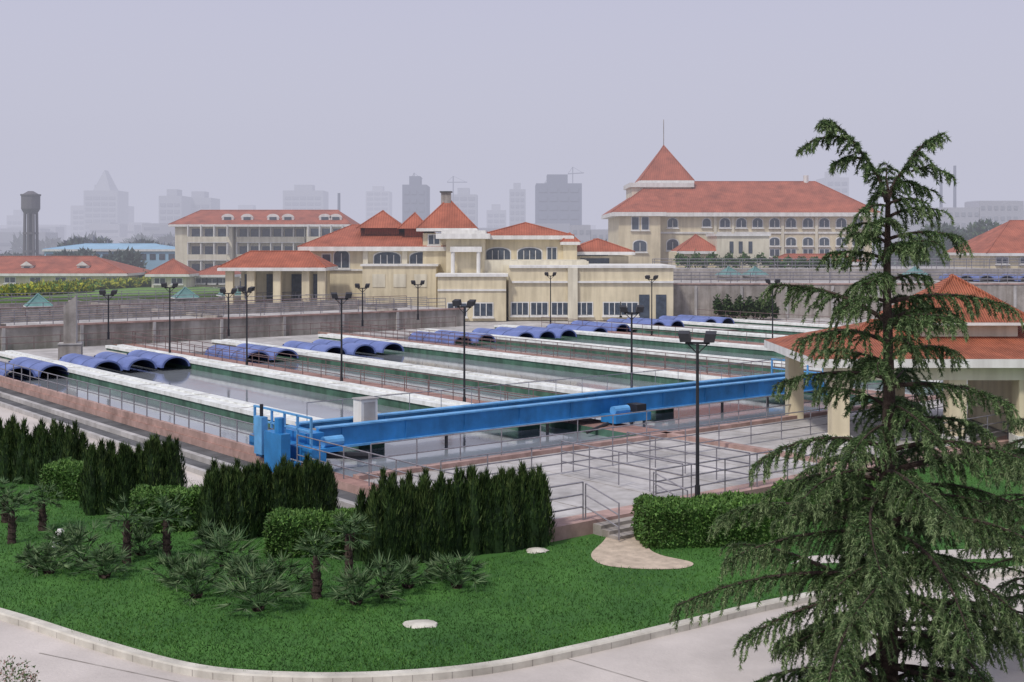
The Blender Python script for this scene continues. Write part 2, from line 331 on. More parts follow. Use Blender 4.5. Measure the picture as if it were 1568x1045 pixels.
m.box(.3,1.0,-.5,2.0,.3,1.0,BLUE); m.tube((.6,-1.1,.75),(1.4,-1.1,.75),.2,BLUEL,12); m.box(.4,1.3,-1.4,-.8,.4,.56,BLUE)
m.tube((.3,-1.0,.3),(2.4,-1.3,.1),.13,DARK,8)
for v in (7.5,13,19,24.5,28):
    m.tube((v,.75,.4),(v,.75,-.42),.07,CONC,8); m.box(v-.3,v+.3,.5,1.0,.2,.4,BLUE)
m.box(15.2,17.4,-1.3,-.35,.1,.45,BLUE); m.tube((15.5,-.8,.6),(16.4,-.8,.6),.2,BLUEL,12); m.box(16.7,17.3,-1.1,-.45,.45,.8,DARK); m.tube((15.0,-1.0,.1),(13.5,-1.3,-.1),.08,DARK,8)
for v in np.arange(1.5,VL,1.6):
    m.tube((v,1.68,1.14),(v,1.68,1.85),.018,STEEL,4)
m.tube((1.5,1.68,1.85),(VL,1.68,1.85),.018,STEEL,4)
m.box(3.3,4.05,.6,1.2,.9,1.9,WHITE); m.box(3.26,4.09,.56,1.24,1.9,1.95,CONCL); m.box(3.42,3.93,.585,.597,1.1,1.8,CONCL)
T(m,'travelling_bridge_gantry')
# ---------------------------------------------------------------- lamps
def lamp(x,y,z=0,h=4.95,rz=0):
    m=MB(); m.tube((0,0,0),(0,0,.5),.085,DARK,8); m.tube((0,0,.5),(0,0,h),.06,DARK,8,.045); m.box(-.14,.14,-.14,.14,0,.03,DARK)
    m.box(-.38,.38,-.03,.03,h-.05,h+.02,DARK)
    for i,xx in enumerate((-.36,.36)):
        s=1 if i else -1
        a=[(xx-.17,-.2,h+.02),(xx+.17,-.2,h+.02),(xx+.17,.12,h+.1),(xx-.17,.12,h+.1)]
        b=[(p[0]+s*.06,p[1]+.02,p[2]+.26) for p in a]
        m.poly(a,GLASS); m.poly(b,DARK)
        for j in range(4): m.poly([a[j],a[(j+1)%4],b[(j+1)%4],b[j]],DARK)
        m.tube((xx,0,h),(xx,0,h+.12),.025,DARK,5)
    m.tube((-.33,0,h-.02),(0,0,h-.35),.02,DARK,4); m.tube((.33,0,h-.02),(0,0,h-.35),.02,DARK,4)
    m.build('floodlight_lamp_post',(x,y,z),rz)
for px,py in [(1068,768),(711,624),(523,592),(378,565),(260,547),(843,500),(998,514),(1183,530)]:
    x,y=gp(px,py); lamp(x,y,0,rz=random.uniform(-.6,.6))
x,y,_=tw(19.6,2.2); lamp(x,y,0,h=4.7)
# ---------------------------------------------------------------- upper reservoir
ZR=1.6
m=MB(); m.box(-70,50,57,96,-1,ZR,CONC,CONCL); m.box(-70,50,56.9,57.15,ZR,ZR+.15,PINK)
for k in range(-11,8): m.box(k*6,k*6+.25,56.85,56.997,-.3,ZR-.002,CONCL)
for u in (64,72,80,88): m.box(-68,48,u,u+.4,ZR,ZR+.45,CONC,PINK)
for v in (-48,-30,-12,6,24,42): m.box(v,v+.5,57.5,95,ZR,ZR+.3,CONC)
T(m,'upper_reservoir')
m=MB()
for u0,u1 in ((65,71.5),(81,87.5)):
    for v0 in (-47,-29,-11,7,25): m.poly([(v0,u0,ZR+.03),(v0+16.5,u0,ZR+.03),(v0+16.5,u1,ZR+.03),(v0,u1,ZR+.03)],WATER)
T(m,'reservoir_water')
for u in (57.3,60.5,64.2,72.2,80.2,88.2,95): railing([(-68,u,ZR),(48,u,ZR)],1.15,(.35,.68,1),2.0,STEEL if u!=64.2 else STEELB,r=.03)
for v in (6.2,24.2,42.2): railing([(v,58,ZR),(v,95,ZR)],1.1,(.5,1),2.2)
for px,py,s in ((58,478,1.2),(283,464,1.3),(352,460,1.3),(640,452,1.0)):
    x,y=gp(px,py,ZR); m=MB(); m.box(-s*.8,s*.8,-s*.8,s*.8,0,.5,CONC); m.hip(-s*.85,s*.85,-s*.85,s*.85,.6,1.1,TEAL,WHITE,ov=.15,fz=.1); m.build('teal_pyramid_skylight',(x,y,ZR),.5)
# inclined vent shaft in front of the reservoir wall
ys=86.0; xs=ax(108,ys); m=MB(); zt=az(452,ys); zb=-.5
def prism(x0,x1,y0,y1,z0,za,zb_,mt,ms):
    m.poly([(x0,y0,z0),(x1,y0,z0),(x1,y0,zb_),(x0,y0,za)],mt); m.poly([(x1,y1,z0),(x0,y1,z0),(x0,y1,za),(x1,y1,zb_)],mt)
    m.poly([(x0,y0,za),(x1,y0,zb_),(x1,y1,zb_),(x0,y1,za)],mt); m.poly([(x0,y1,z0),(x0,y0,z0),(x0,y0,za),(x0,y1,za)],ms); m.poly([(x1,y0,z0),(x1,y1,z0),(x1,y1,zb_),(x1,y0,zb_)],ms)
prism(-.42,.42,-.5,.5,zb,zt-.8,zt,CONC,CONCL); m.box(-.75,.75,-.7,.7,zb,1.0,CONC); m.box(-.8,.8,-.75,.75,1.002,1.1,CONCL)
m.build('concrete_vent_shaft',(xs,ys,0),.25)
for px,py in ((166,520),(555,500),(350,515),(640,490)):
    x,y=gp(px,py,ZR); lamp(x,y,ZR,h=3.0)
m=MB(); m.box(-120,50,96.3,330,-1,2.2,LAWN2); T(m,'upper_lawn')
def blob_tris(C,rad,n,L,up=0.2,flat=0.0):
    d=nrm(R.normal(size=(n,3))); rr=(R.random(n)**0.4).reshape(-1,1); P=np.array(C)+d*rr*np.array(rad)
    D=d+R.normal(size=(n,3))*.6+np.array([0,0,up]); return tris(P,D,R.uniform(.6,1.3,n)*L,R.uniform(.5,1.0,n)*L)
def strip_foliage(name,p,q,wid,h,z,n,L,mats,cols=3):
    p=np.array(p,float);q=np.array(q,float); t=R.random(n); d=(q-p)/np.linalg.norm(q-p); nn=np.array([-d[1],d[0]])
    base=p+np.outer(t,q-p)+np.outer((R.random(n)-.5)*wid,nn)
    hh=h*(0.75+0.25*np.sin(t*37)+0.15*R.normal(size=n)); P=np.column_stack([base,z+hh*R.random(n)**.35]); D=R.normal(size=(n,3))+[0,-.2,.5]
    return trimesh(name,tris(P,D,R.uniform(.6,1.4,n)*L,R.uniform(.5,1,n)*L),R.integers(0,len(mats),n),mats)
strip_foliage('yellow_hedge',(ax(-60,130),130),(ax(120,150),150),5,.9,2.2,9000,.5,[YELLOW,YELLOW,B2])
strip_foliage('yellow_hedge',(ax(60,150),150),(ax(255,175),175),4,.9,2.2,9000,.5,[YELLOW,YELLOW,B2])
strip_foliage('clipped_hedge',(ax(180,178),178),(ax(250,178),178),3,1.5,2.2,3000,.5,[H2,B1])
def house(name,x0,x1,y0,dep,zb,ze,rh,wallm=CREAM,nwin=4,ins=None,loc=None,dorm=0):
    m=MB(); cx=(x0+x1)/2; m.box(x0-cx,x1-cx,0,dep,0,ze-zb-.35,wallm); m.hip(x0-cx,x1-cx,0,dep,ze-zb,rh,ROOF,WHITE,ov=.7,ins=ins)
    for k in range(nwin):
        xx=x0-cx+(x1-x0)*(k+.5)/nwin; m.win(xx,(ze-zb)*.35,1.4,(ze-zb)*.35,0,0,1)
    for k in range(dorm):
        xx=x0-cx+(x1-x0)*(k+.8)/(dorm+.6); zz=ze-zb+rh*.25; m.box(xx-.8,xx+.8,dep*.12,dep*.4,zz-.5,zz+.5,WHITE); m.poly([(xx-.9,dep*.1,zz+.5),(xx+.9,dep*.1,zz+.5),(xx,dep*.1,zz+1.1)],WHITE); m.poly([(xx-.9,dep*.1,zz+.5),(xx,dep*.1,zz+1.1),(xx,dep*.45,zz+1.1),(xx-.9,dep*.45,zz+.5)],ROOF); m.poly([(xx,dep*.1,zz+1.1),(xx+.9,dep*.1,zz+.5),(xx+.9,dep*.45,zz+.5),(xx,dep*.45,zz+1.1)],ROOF); m.box(xx-.4,xx+.4,dep*.12-.05,dep*.12-.01,zz-.2,zz+.35,GLASS)
    return m.build(name,(cx,y0,zb))
house('red_roofed_house',ax(-120,170),ax(190,170),170,12,2.1,az(419,170),2.3,CREAM,8,dorm=3)
house('garden_pavilion',ax(232,165),ax(284,165),165,5,2.1,az(420,165),2.0,CREAM2,2)
house('red_roofed_house',ax(300,170),ax(350,170),170,7,2.1,az(421,170),1.2,CREAM,3)
m=MB(); Yg=206; x0,x1=ax(68,Yg),ax(270,Yg); m.box(x0,x1,Yg,Yg+10,0,az(384,Yg),SHEET); m.hip(x0,x1,Yg,Yg+10,az(382,Yg),.9,SHEET,WHITE,ov=.3)
for k in range(14):
    xx=x0+(x1-x0)*(k+.5)/14; m.box(xx-.5,xx+.5,Yg-.08,Yg-.02,az(398,Yg),az(389,Yg),GLASS)
m.build('blue_roofed_shed')
Yt=235; m=MB(); zt=az(293,Yt)
HT=mat('tower_concrete',(0.13,0.12,0.13),.9,.3,.15)
for k in range(8):
    t=2*math.pi*k/8; m.tube((1.35*math.cos(t),1.35*math.sin(t),0),(1.15*math.cos(t),1.15*math.sin(t),zt-4.2),.28,HT,5)
m.tube((0,0,0),(0,0,zt-4),.7,HT,10)
for z in (3,6.5,10): m.tube((0,0,z),(0,0,z+.4),1.45,HT,12)
m.tube((0,0,zt-4.4),(0,0,zt-3.4),1.2,HT,14,1.75); m.tube((0,0,zt-3.4),(0,0,zt-.9),1.75,HT,14); m.tube((0,0,zt-.9),(0,0,zt-.6),1.9,HT,14); m.tube((0,0,zt-.6),(0,0,zt),1.5,HT,14,.5)
m.build('water_tower',(ax(47,Yt),Yt,0))
# ---------------------------------------------------------------- residential block
Yb=190; m=MB(); X=lambda p:ax(p,Yb); Z=lambda p:az(p,Yb)
ze=Z(344)
m.box(X(268),X(355),Yb,Yb+14,0,ze-.35,CREAM2); m.box(X(355)+.01,X(470),Yb+2,Yb+14,0,ze-.35,CREAM2); m.box(X(470)+.01,X(530),Yb-.5,Yb+14,0,ze-.35,CREAM2)
m.hip(X(268),X(530),Yb,Yb+14,ze,2.4,ROOF,WHITE,ov=.8,ins=3)
for xx in (345,375,415,438,495,512):
    c=X(xx); m.box(c-.9,c+.9,Yb+1.6,Yb+4,ze+.2,ze+1.1,WHITE)
    pts=[(c+1.0*math.cos(math.pi*k/8),Yb+1.55,ze+1.1+.6*math.sin(math.pi*k/8)) for k in range(9)]; m.poly(pts,WHITE); m.box(c-.55,c+.55,Yb+1.5,Yb+1.54,ze+.5,ze+1.2,GLASS)
for fl in range(4):
    z0=ze-2.75*(fl+1)
    for (a,b,yy) in ((290,350,Yb),(360,465,Yb+2),(474,526,Yb-.5)):
        n=max(2,int((b-a)/17)); 
        m.box(X(a),X(b),yy-1.2,yy-.003,z0-.1,z0+.02,WHITE); m.box(X(a),X(b),yy-1.2,yy-1.1,z0+.021,z0+.85,CREAM2)
        for k in range(n):
            xx=X(a)+(X(b)-X(a))*(k+.5)/n; m.box(xx-.62,xx+.62,yy-.06,yy-.01,z0+.1,z0+2.1,GLASS)
        for k in range(n+1):
            xx=X(a)+(X(b)-X(a))*k/n; m.box(xx-.08,xx+.08,yy-1.09,yy-.004,z0+.86,z0+2.64,WHITE)
m.build('apartment_building')
# ---------------------------------------------------------------- central building
m=MB(); Yb=140; X=lambda p,y=Yb:ax(p,y); Z=lambda p,y=Yb:az(p,y)
ze=Z(378); m.box(X(470),X(690),Yb,Yb+16,0,ze-.35,CREAM); m.hip(X(470),X(690),Yb,Yb+16,ze,2.6,ROOF,WHITE,ov=.9,ins=5,fz=.5)
m.hip(X(545),X(612),Yb+3,Yb+9,Z(349),Z(322)-Z(350),ROOF,None,ov=.3)
m.box(X(552),X(606),Yb+4,Yb+8,ze,Z(349)-.01,ROOF)
m.hip(X(610),X(652),Yb+2.5,Yb+6,Z(350),1.9,ROOF,None,ov=.3); m.box(X(616),X(646),Yb+3,Yb+5.5,ze,Z(350)-.01,ROOF)
m.box(X(648),X(722),Yb-.5,Yb+5,0,Z(352)-.4,CREAM); m.hip(X(648),X(722),Yb-.5,Yb+5,Z(350),Z(303)-Z(350),ROOF,WHITE,ov=.7)
m.box(X(674),X(689),Yb+1.7,Yb+2.8,Z(312),Z(294),CONC); m.box(X(672),X(691),Yb+1.5,Yb+3,Z(294)+.003,Z(292),CONCD)
m.win(X(665),Z(374),1.2,1.0,Yb-.5,0,1)
y1=134; m.box(ax(683,y1),ax(742,y1),y1,Yb+6,0,az(366,y1)-.003,CREAM); m.box(ax(668,y1),ax(750,y1),y1-.9,Yb+6.5,az(366,y1),az(358,y1),WHITE); m.box(ax(676,y1),ax(744,y1),y1-.3,Yb+6.2,az(358,y1)+.003,az(353,y1),WHITE)
m.box(ax(690,y1),ax(738,y1),y1-1.2,y1-.003,az(386,y1),az(378,y1),WHITE); m.tube((ax(694,y1),y1-.9,3),(ax(694,y1),y1-.9,az(386,y1)),.22,WHITE,10); m.tube((ax(733,y1),y1-.9,3),(ax(733,y1),y1-.9,az(386,y1)),.22,WHITE,10)
ze2=Z(361); m.box(X(742)+.01,X(868),Yb,Yb+12,0,ze2-.4,CREAM); m.hip(X(742),X(868),Yb,Yb+12,ze2,1.5,ROOF,WHITE,ov=.8,ins=2.5,fz=.45)
for px in (593,648): m.win(X(px),Z(407),3.0,1.55,Yb,0.55,3)
for px in (763,811): m.win(X(px),Z(400),2.7,1.5,Yb,0.5,3)
m.win(X(523),Z(410),1.7,2.0,Yb,0.6,1)
m.win(X(500),Z(410),.9,1.5,Yb,0,0); m.win(X(845),Z(400),1.0,1.5,Yb,0,1)
for px in (560,620,675): m.box(X(px)-.3,X(px)+.3,Yb-.3,Yb-.003,0,ze-.51,CREAM2)
m.box(X(470),X(690),Yb-.2,Yb-.004,Z(411)-.3,Z(411)-.1,WHITE)
m.box(X(868)+.01,X(965),Yb+2,Yb+12,0,Z(388)-.35,CREAM); m.hip(X(872),X(965),Yb+2,Yb+12,Z(386),1.5,ROOF,WHITE,ov=.7,ins=2)
m.box(X(890),X(935),Yb+1.93,Yb+1.98,Z(410),Z(396),GLASS)
m.hip(X(860),X(885),Yb-1,Yb+6,Z(368)-.2,1,ROOF,WHITE,ov=.2); m.box(X(862),X(883),Yb-.8,Yb+2,0,Z(368)-.56,CREAM)
m.box(X(555,136),X(668,136),136,Yb-.31,0,az(408,136),CREAM); m.box(X(552,136),X(671,136),135.8,Yb-.32,az(408,136)+.003,az(405,136),WHITE)
for px in (580,612,644): m.box(X(px,136)-.7,X(px,136)+.7,135.94,135.99,az(440,136),az(420,136),CREAM2)
m.box(X(740,132)+.0,X(900,132),134.1,Yb-.01,0,az(399,132),CREAM2)
m.build('waterworks_hall')
m=MB(); y1=128
m.box(ax(670,y1),ax(775,y1),y1,y1+5.5,0,az(424,y1),CREAM); m.box(ax(667,y1),ax(778,y1),y1-.25,y1+5.6,az(424,y1)+.003,az(420,y1),WHITE)
m.box(ax(775,y1)+.25,ax(1033,y1),y1+1,y1+13,0,az(411,y1),CREAM); m.box(ax(775,y1)+.3,ax(1036,y1),y1+.75,y1+13.2,az(411,y1)+.003,az(407,y1),WHITE)
m.box(ax(780,y1)+.25,ax(1033,y1),y1+.75,y1+.997,az(434,y1),az(431,y1),WHITE)
m.box(ax(670,y1),ax(775,y1),y1-.12,y1-.003,az(446,y1),az(443,y1),WHITE)
for px in (700,740): m.win(ax(px,y1),az(484,y1),1.9,1.3,y1,0,2)
for px in (796,826,858,895,938,965): m.win(ax(px,y1),az(483,y1),1.7,1.25,y1+1,0,2)
for px in (988,1014): m.box(ax(px-8,y1),ax(px+8,y1),y1+.93,y1+.98,0,az(452,y1),GLASS)
m.box(ax(870,y1),ax(885,y1),y1+.6,y1+.9,0,az(411,y1)-.01,CREAM2)
m.box(ax(770,y1),ax(905,y1),y1+4,y1+5,az(407,y1),az(401,y1),CREAM2)
m.build('terrace_block')
y1=130; m=MB(); m.hip(ax(345,y1),ax(490,y1),y1,y1+8,az(410,y1),1.7,ROOF,WHITE,ov=.7,ins=2.5)
for px in (345,378,418,462,486): m.box(ax(px,y1),ax(px,y1)+.8,y1,y1+.8,0,az(410,y1)-.36,CREAM)
m.box(ax(350,y1),ax(488,y1),y1+6,y1+8,0,az(410,y1)-.36,CREAM)
for px in (365,400,440,475): m.box(ax(px-9,y1),ax(px+9,y1),y1+5.9,y1+5.96,2,az(422,y1),GLASS)
m.build('entrance_porch')
# ---------------------------------------------------------------- admin building
m=MB(); Yb=172; X=lambda p,y=Yb:ax(p,y); Z=lambda p,y=Yb:az(p,y)
ze=Z(326); m.box(X(945),X(1335),Yb,Yb+16,0,ze-.55,CREAM); m.hip(X(945),X(1335),Yb,Yb+16,ze,Z(274)-ze,ROOF,WHITE,ov=1.0,ins=7,fz=.55)
m.box(X(945),X(1008),Yb-2.5,Yb-.003,0,ze-.56,CREAM); m.box(X(935),X(1016),Yb-3.3,Yb-1.0,ze-.553,ze-.003,WHITE)
pk=(X(1010),Yb+4,ze+(Z(278)-ze)*.62)
m.poly([(X(935),Yb-3.3,ze),(X(1016),Yb-3.3,ze),pk],ROOF); m.poly([(X(935),Yb-3.3,ze),pk,(X(935),Yb+2,ze)],ROOF); m.poly([(X(1016),Yb-3.3,ze),(X(1016),Yb,ze+.1),pk],ROOF)
m.box(X(974),X(1068),Yb+6,Yb+15,8,Z(284),CREAM2); m.box(X(970),X(1072),Yb+5.6,Yb+15.4,Z(284)+.003,Z(277),WHITE)
m.hip(X(990),X(1070),Yb+6.5,Yb+14,Z(273),Z(214)-Z(273),ROOF,WHITE,ov=.3,fz=.35)
m.tube((X(1030),Yb+10.2,Z(218)),(X(1030),Yb+10.2,Z(172)),.06,CONC,5)
for k,px in enumerate((1030,1056,1082,1110,1135,1160,1186,1211,1237,1262,1288,1313)):
    if px==1082: m.win(X(px),Z(347),1.1,1.1,Yb,.5,0)
    elif px!=1056: m.win(X(px),Z(348),1.35,1.25,Yb,.55,1)
    if px>1120: m.win(X(px),Z(376),1.35,1.1,Yb,.4,1); m.win(X(px),Z(392),1.3,.9,Yb,0,1)
m.win(X(1030),Z(383),1.6,1.5,Yb,.6,1); m.win(X(970),Z(352),.9,1.7,Yb-2.5,0,0); m.win(X(985),Z(352),.9,1.7,Yb-2.5,0,0); m.win(X(977),Z(385),1.8,1.5,Yb-2.5,.5,1)
m.box(X(1008),X(1335),Yb-.15,Yb-.004,Z(357)-.1,Z(357)+.15,WHITE)
for px in (1095,1122,1198,1250): m.box(X(px)-.2,X(px)+.2,Yb-.2,Yb-.152,0,ze-.56,CREAM2)
m.tube((X(1255),Yb+8,Z(278)),(X(1255),Yb+8,Z(264)),.4,WHITE,6)
m.build('administration_building')
y1=158; m=MB(); m.box(ax(1098,y1),ax(1178,y1),y1,y1+8,0,az(362,y1),CREAM2); m.box(ax(1096,y1),ax(1180,y1),y1-.2,y1+8.2,az(362,y1)+.003,az(358,y1),WHITE)
for px in (1120,1134,1149): m.box(ax(px,y1)-.25,ax(px,y1)+.25,y1-.06,y1-.01,az(388,y1),az(370,y1),GLASS)
m.box(ax(1036,y1),ax(1098,y1)-.01,y1+1,y1+8,0,az(386,y1),CREAM); m.hip(ax(1044,y1),ax(1100,y1),y1+1,y1+7,az(385,y1),2.2,ROOF,WHITE,ov=.5,ins=4)
m.hip(ax(1184,y1),ax(1330,y1),y1+2,y1+8,az(402,y1),1.0,ROOF,WHITE,ov=.4,ins=3); m.box(ax(1186,y1),ax(1328,y1),y1+2.2,y1+7,0,az(402,y1)-.36,CREAM)
m.build('annex_building')
house('red_roofed_house',ax(1516,153),ax(1700,153),153,14,az(412,150),az(388,152),4.2,CREAM,5,ins=6)
m=MB(); m.box(17.3,110,134,149.9,-1,az(436,134),CONC,CONCL); m.box(17.3,110,133.9,134.2,az(436,134),az(434,134),PINK)
for k in range(17): m.box(20+k*5,20.3+k*5,133.85,133.997,0,az(438,134),CONCL)
m.box(14,120,150,168,-1,az(412,150),CONC,CONCL); m.build('filter_building')
for y1,zz in ((134.1,az(434,134)),(142,az(436,134)),(150.3,az(412,150)),(152,az(412,150))): railing([(17.5,y1,zz),(100,y1,zz)],1.2,(.35,.7,1),2.2,STEEL,tank=False,r=.035)
for px in (1115,1155,1400): 
    x,y=ax(px,147),147; m=MB(); m.box(-1,1,-1,1,0,.6,CONC); m.hip(-1.1,1.1,-1.1,1.1,.7,1.0,TEAL,WHITE,ov=.1,fz=.1); m.build('teal_pyramid_skylight',(x,y,az(436,134)),.4)
# vaults of the far basin at the right
for k in range(6):
    o=bpy.data.objects.new('blue_vault_cover',vm); scene.collection.objects.link(o); o.location=(ax(1482,142)+k*2.4,142.5,az(436,134)+.2)
strip_foliage('shrub_row',(ax(1095,131),131),(ax(1190,131),131),2,2.0,0,3500,.35,[H1,H2])
strip_foliage('shrub_row',(ax(1035,156),156),(ax(1180,156),156),2,1.6,az(412,150),2500,.35,[H2,B1])
strip_foliage('shrub_row',(ax(1182,156),156),(ax(1300,156),156),2,1.2,az(412,150),2500,.35,[H2,B1])
m=MB(); m.poly([(-30,116,-.07),(140,116,-.07),(140,230,-.07),(-30,230,-.07)],CONCL); m.build('plaza')
# ---------------------------------------------------------------- pavilion right
m=MB(); x0,x1=ax(1258,48.5),ax(1258,48.5)+14; yb=48.5; ze=az(550,48.2)
m.hip(x0,x1,yb,yb+9,ze,1.2,ROOFN,WHITE,ov=.35,ins=3.6,fz=.35)
xm=ax(1470,52); m.box(xm-2.0,xm+2.0,yb+2.4,yb+6.6,ze+.5,ze+1.25,CREAM2); m.hip(xm-2.0,xm+2.0,yb+2.4,yb+6.6,ze+1.3,1.85,ROOFN,WHITE,ov=.6,fz=.12)
for xx in (x0+.5,xm-1.6,xm+1.2,x1-1.1):
    m.box(xx,xx+.7,yb+.3,yb+1.0,-.1,ze-.41,CREAM); m.box(xx-.1,xx+.8,yb+.2,yb+1.1,-.1,.35,WHITE)
    m.box(xx,xx+.7,yb+8,yb+8.7,-.1,ze-.41,CREAM)
m.box(x0+.3,x1-.3,yb+.25,yb+.9,ze-.9,ze-.42,CREAM2); m.box(xm+2,x1-1,yb+1.5,yb+8,0,ze-.41,CREAM)
m.build('open_pavilion')
# ---------------------------------------------------------------- skyline
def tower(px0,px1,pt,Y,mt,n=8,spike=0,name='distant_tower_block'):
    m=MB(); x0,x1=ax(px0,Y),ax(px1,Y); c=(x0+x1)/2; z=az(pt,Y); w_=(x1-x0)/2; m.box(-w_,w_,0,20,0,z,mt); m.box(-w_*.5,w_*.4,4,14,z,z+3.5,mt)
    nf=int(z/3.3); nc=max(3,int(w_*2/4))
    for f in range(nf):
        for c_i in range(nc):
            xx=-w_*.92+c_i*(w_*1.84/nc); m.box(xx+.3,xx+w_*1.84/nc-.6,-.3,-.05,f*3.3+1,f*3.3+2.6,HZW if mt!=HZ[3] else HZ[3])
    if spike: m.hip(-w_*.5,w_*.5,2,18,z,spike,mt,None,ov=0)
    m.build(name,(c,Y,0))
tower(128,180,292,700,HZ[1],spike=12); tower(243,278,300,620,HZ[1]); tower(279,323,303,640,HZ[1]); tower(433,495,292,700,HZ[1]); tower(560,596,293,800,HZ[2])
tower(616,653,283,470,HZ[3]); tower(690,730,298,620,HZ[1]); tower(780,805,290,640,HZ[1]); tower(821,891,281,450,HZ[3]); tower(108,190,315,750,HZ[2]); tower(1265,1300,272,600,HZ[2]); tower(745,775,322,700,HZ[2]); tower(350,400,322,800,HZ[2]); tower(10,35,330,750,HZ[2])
def crane(px,pt,Y):
    m=MB(); z=az(pt,Y); m.tube((0,0,0),(0,0,z),.3,HZ[3],4); m.tube((-3,0,z-3),(7,0,z-3),.22,HZ[3],4); m.tube((0,0,z),(6,0,z-2.8),.1,HZ[3],3); m.tube((0,0,z),(-3,0,z-2.8),.1,HZ[3],3); m.build('tower_crane',(ax(px,Y),Y,0),random.uniform(-1,1))
crane(634,265,560); crane(694,270,600); crane(841,270,560); crane(877,256,560)
for px,pt in ((519,296),(1462,254),(1441,266)):
    m=MB(); Yc=400; m.tube((0,0,0),(0,0,az(pt,Yc)),.6,HZ[3],10,.45); m.build('distant_chimney',(ax(px,Yc),Yc,0))
m=MB()
for k in range(260):
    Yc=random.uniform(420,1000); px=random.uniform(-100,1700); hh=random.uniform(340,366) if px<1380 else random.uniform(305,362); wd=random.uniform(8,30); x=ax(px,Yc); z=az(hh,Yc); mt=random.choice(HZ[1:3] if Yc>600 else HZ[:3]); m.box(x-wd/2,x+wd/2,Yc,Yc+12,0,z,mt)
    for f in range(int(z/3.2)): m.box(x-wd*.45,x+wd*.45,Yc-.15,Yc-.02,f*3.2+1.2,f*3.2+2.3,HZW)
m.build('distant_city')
def treeline(name,Y,px0,px1,pt,n,L,mats,zb=0,dep=10):
    Vs=[]; x0,x1=ax(px0,Y),ax(px1,Y); h=az(pt,Y)-zb; k=max(3,int((x1-x0)/(h*.55)))
    for i in range(k):
        c=(x0+(x1-x0)*(i+random.random())/k,Y+random.uniform(0,dep),zb+h*random.uniform(.35,.6)); Vs.append(blob_tris(c,(h*.45,h*.45,h*random.uniform(.38,.5)),n//k,L))
    V=np.concatenate(Vs); return trimesh(name,V,R.integers(0,len(mats),len(V)),mats)
treeline('distant_trees',228,75,262,362,9000,1.0,[T2,T1,HZ[3]],0); treeline('distant_trees',200,80,215,384,3000,.8,[T2,T1],1,3); treeline('distant_trees',240,-60,75,382,4000,1.0,[T1,T2],0)
treeline('distant_trees',390,-100,1700,363,16000,2.2,[T1,T2],0,30); treeline('distant_trees',212,1440,1540,345,9000,.9,[T2,T1,G2],0); treeline('distant_trees',230,1400,1700,362,6000,1,[T1,T2],0)
treeline('distant_trees',212,870,945,372,2500,.8,[T1,T2],0)
m=MB(); Yc=300
for a,b,t in ((875,905,345),(905,940,352),(1440,1500,318),(1500,1568,308),(1345,1440,330)):
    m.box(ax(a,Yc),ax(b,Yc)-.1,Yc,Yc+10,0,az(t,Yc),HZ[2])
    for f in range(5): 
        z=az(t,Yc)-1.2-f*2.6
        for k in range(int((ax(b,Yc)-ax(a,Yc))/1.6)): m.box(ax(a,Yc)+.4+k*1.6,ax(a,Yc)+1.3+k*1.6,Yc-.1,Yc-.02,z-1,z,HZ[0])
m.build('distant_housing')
# ---------------------------------------------------------------- hedges
def cypress(name,pts,hmin,hmax,rad=.27):
    e=empty(name,(0,0,0)); Vs=[];M=[]; core=MB()
    for (x,y) in pts:
        h=random.uniform(hmin,hmax)+random.choice((0,0,.18)); n=820; rd_=rad*random.uniform(.85,1.15)
        t=R.random(n)**.85; ph=R.random(n)*2*math.pi; prof=np.where(t<.35,1,1-((t-.35)/.65)**1.45*.95)*rd_*(1+.2*np.sin(ph*3+t*9)); rr=prof*R.uniform(.8,1.15,n)
        lx,ly=random.uniform(-.08,.08),random.uniform(-.08,.08)
        P=np.column_stack([x+lx*t+rr*np.cos(ph),y+ly*t+rr*np.sin(ph),ZL+t*h*.95]); D=np.column_stack([np.cos(ph)*.25,np.sin(ph)*.25,np.ones(n)])+R.normal(size=(n,3))*.16
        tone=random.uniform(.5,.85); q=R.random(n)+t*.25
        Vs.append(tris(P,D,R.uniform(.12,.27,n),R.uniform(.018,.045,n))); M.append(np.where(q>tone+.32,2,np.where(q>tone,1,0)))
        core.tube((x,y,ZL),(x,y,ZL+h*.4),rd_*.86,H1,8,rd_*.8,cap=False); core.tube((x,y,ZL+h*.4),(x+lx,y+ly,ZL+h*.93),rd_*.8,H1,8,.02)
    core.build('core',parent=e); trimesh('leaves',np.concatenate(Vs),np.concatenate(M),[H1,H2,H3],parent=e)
def line(a,b,n,rows=2,sep=.42):
    A=np.array(gp(*a,ZL));B=np.array(gp(*b,ZL)); out=[]; d=(B-A)/np.linalg.norm(B-A); nn=np.array([-d[1],d[0]])
    for r in range(rows):
        for k in range(n): p=A+(B-A)*(k+(.5 if r%2 else 0))/(n-.5)+nn*r*sep+R.normal(size=2)*.06; out.append(p)
    return out
cypress('cypress_hedge',line((-90,728),(114,747),18),1.7,2.3)
cypress('cypress_hedge',line((144,788),(272,776),11,3),1.7,2.2)
cypress('cypress_hedge',line((322,828),(508,812),16,3),1.6,2.15)
cypress('cypress_hedge',line((578,868),(842,832),21,3),1.65,2.25)
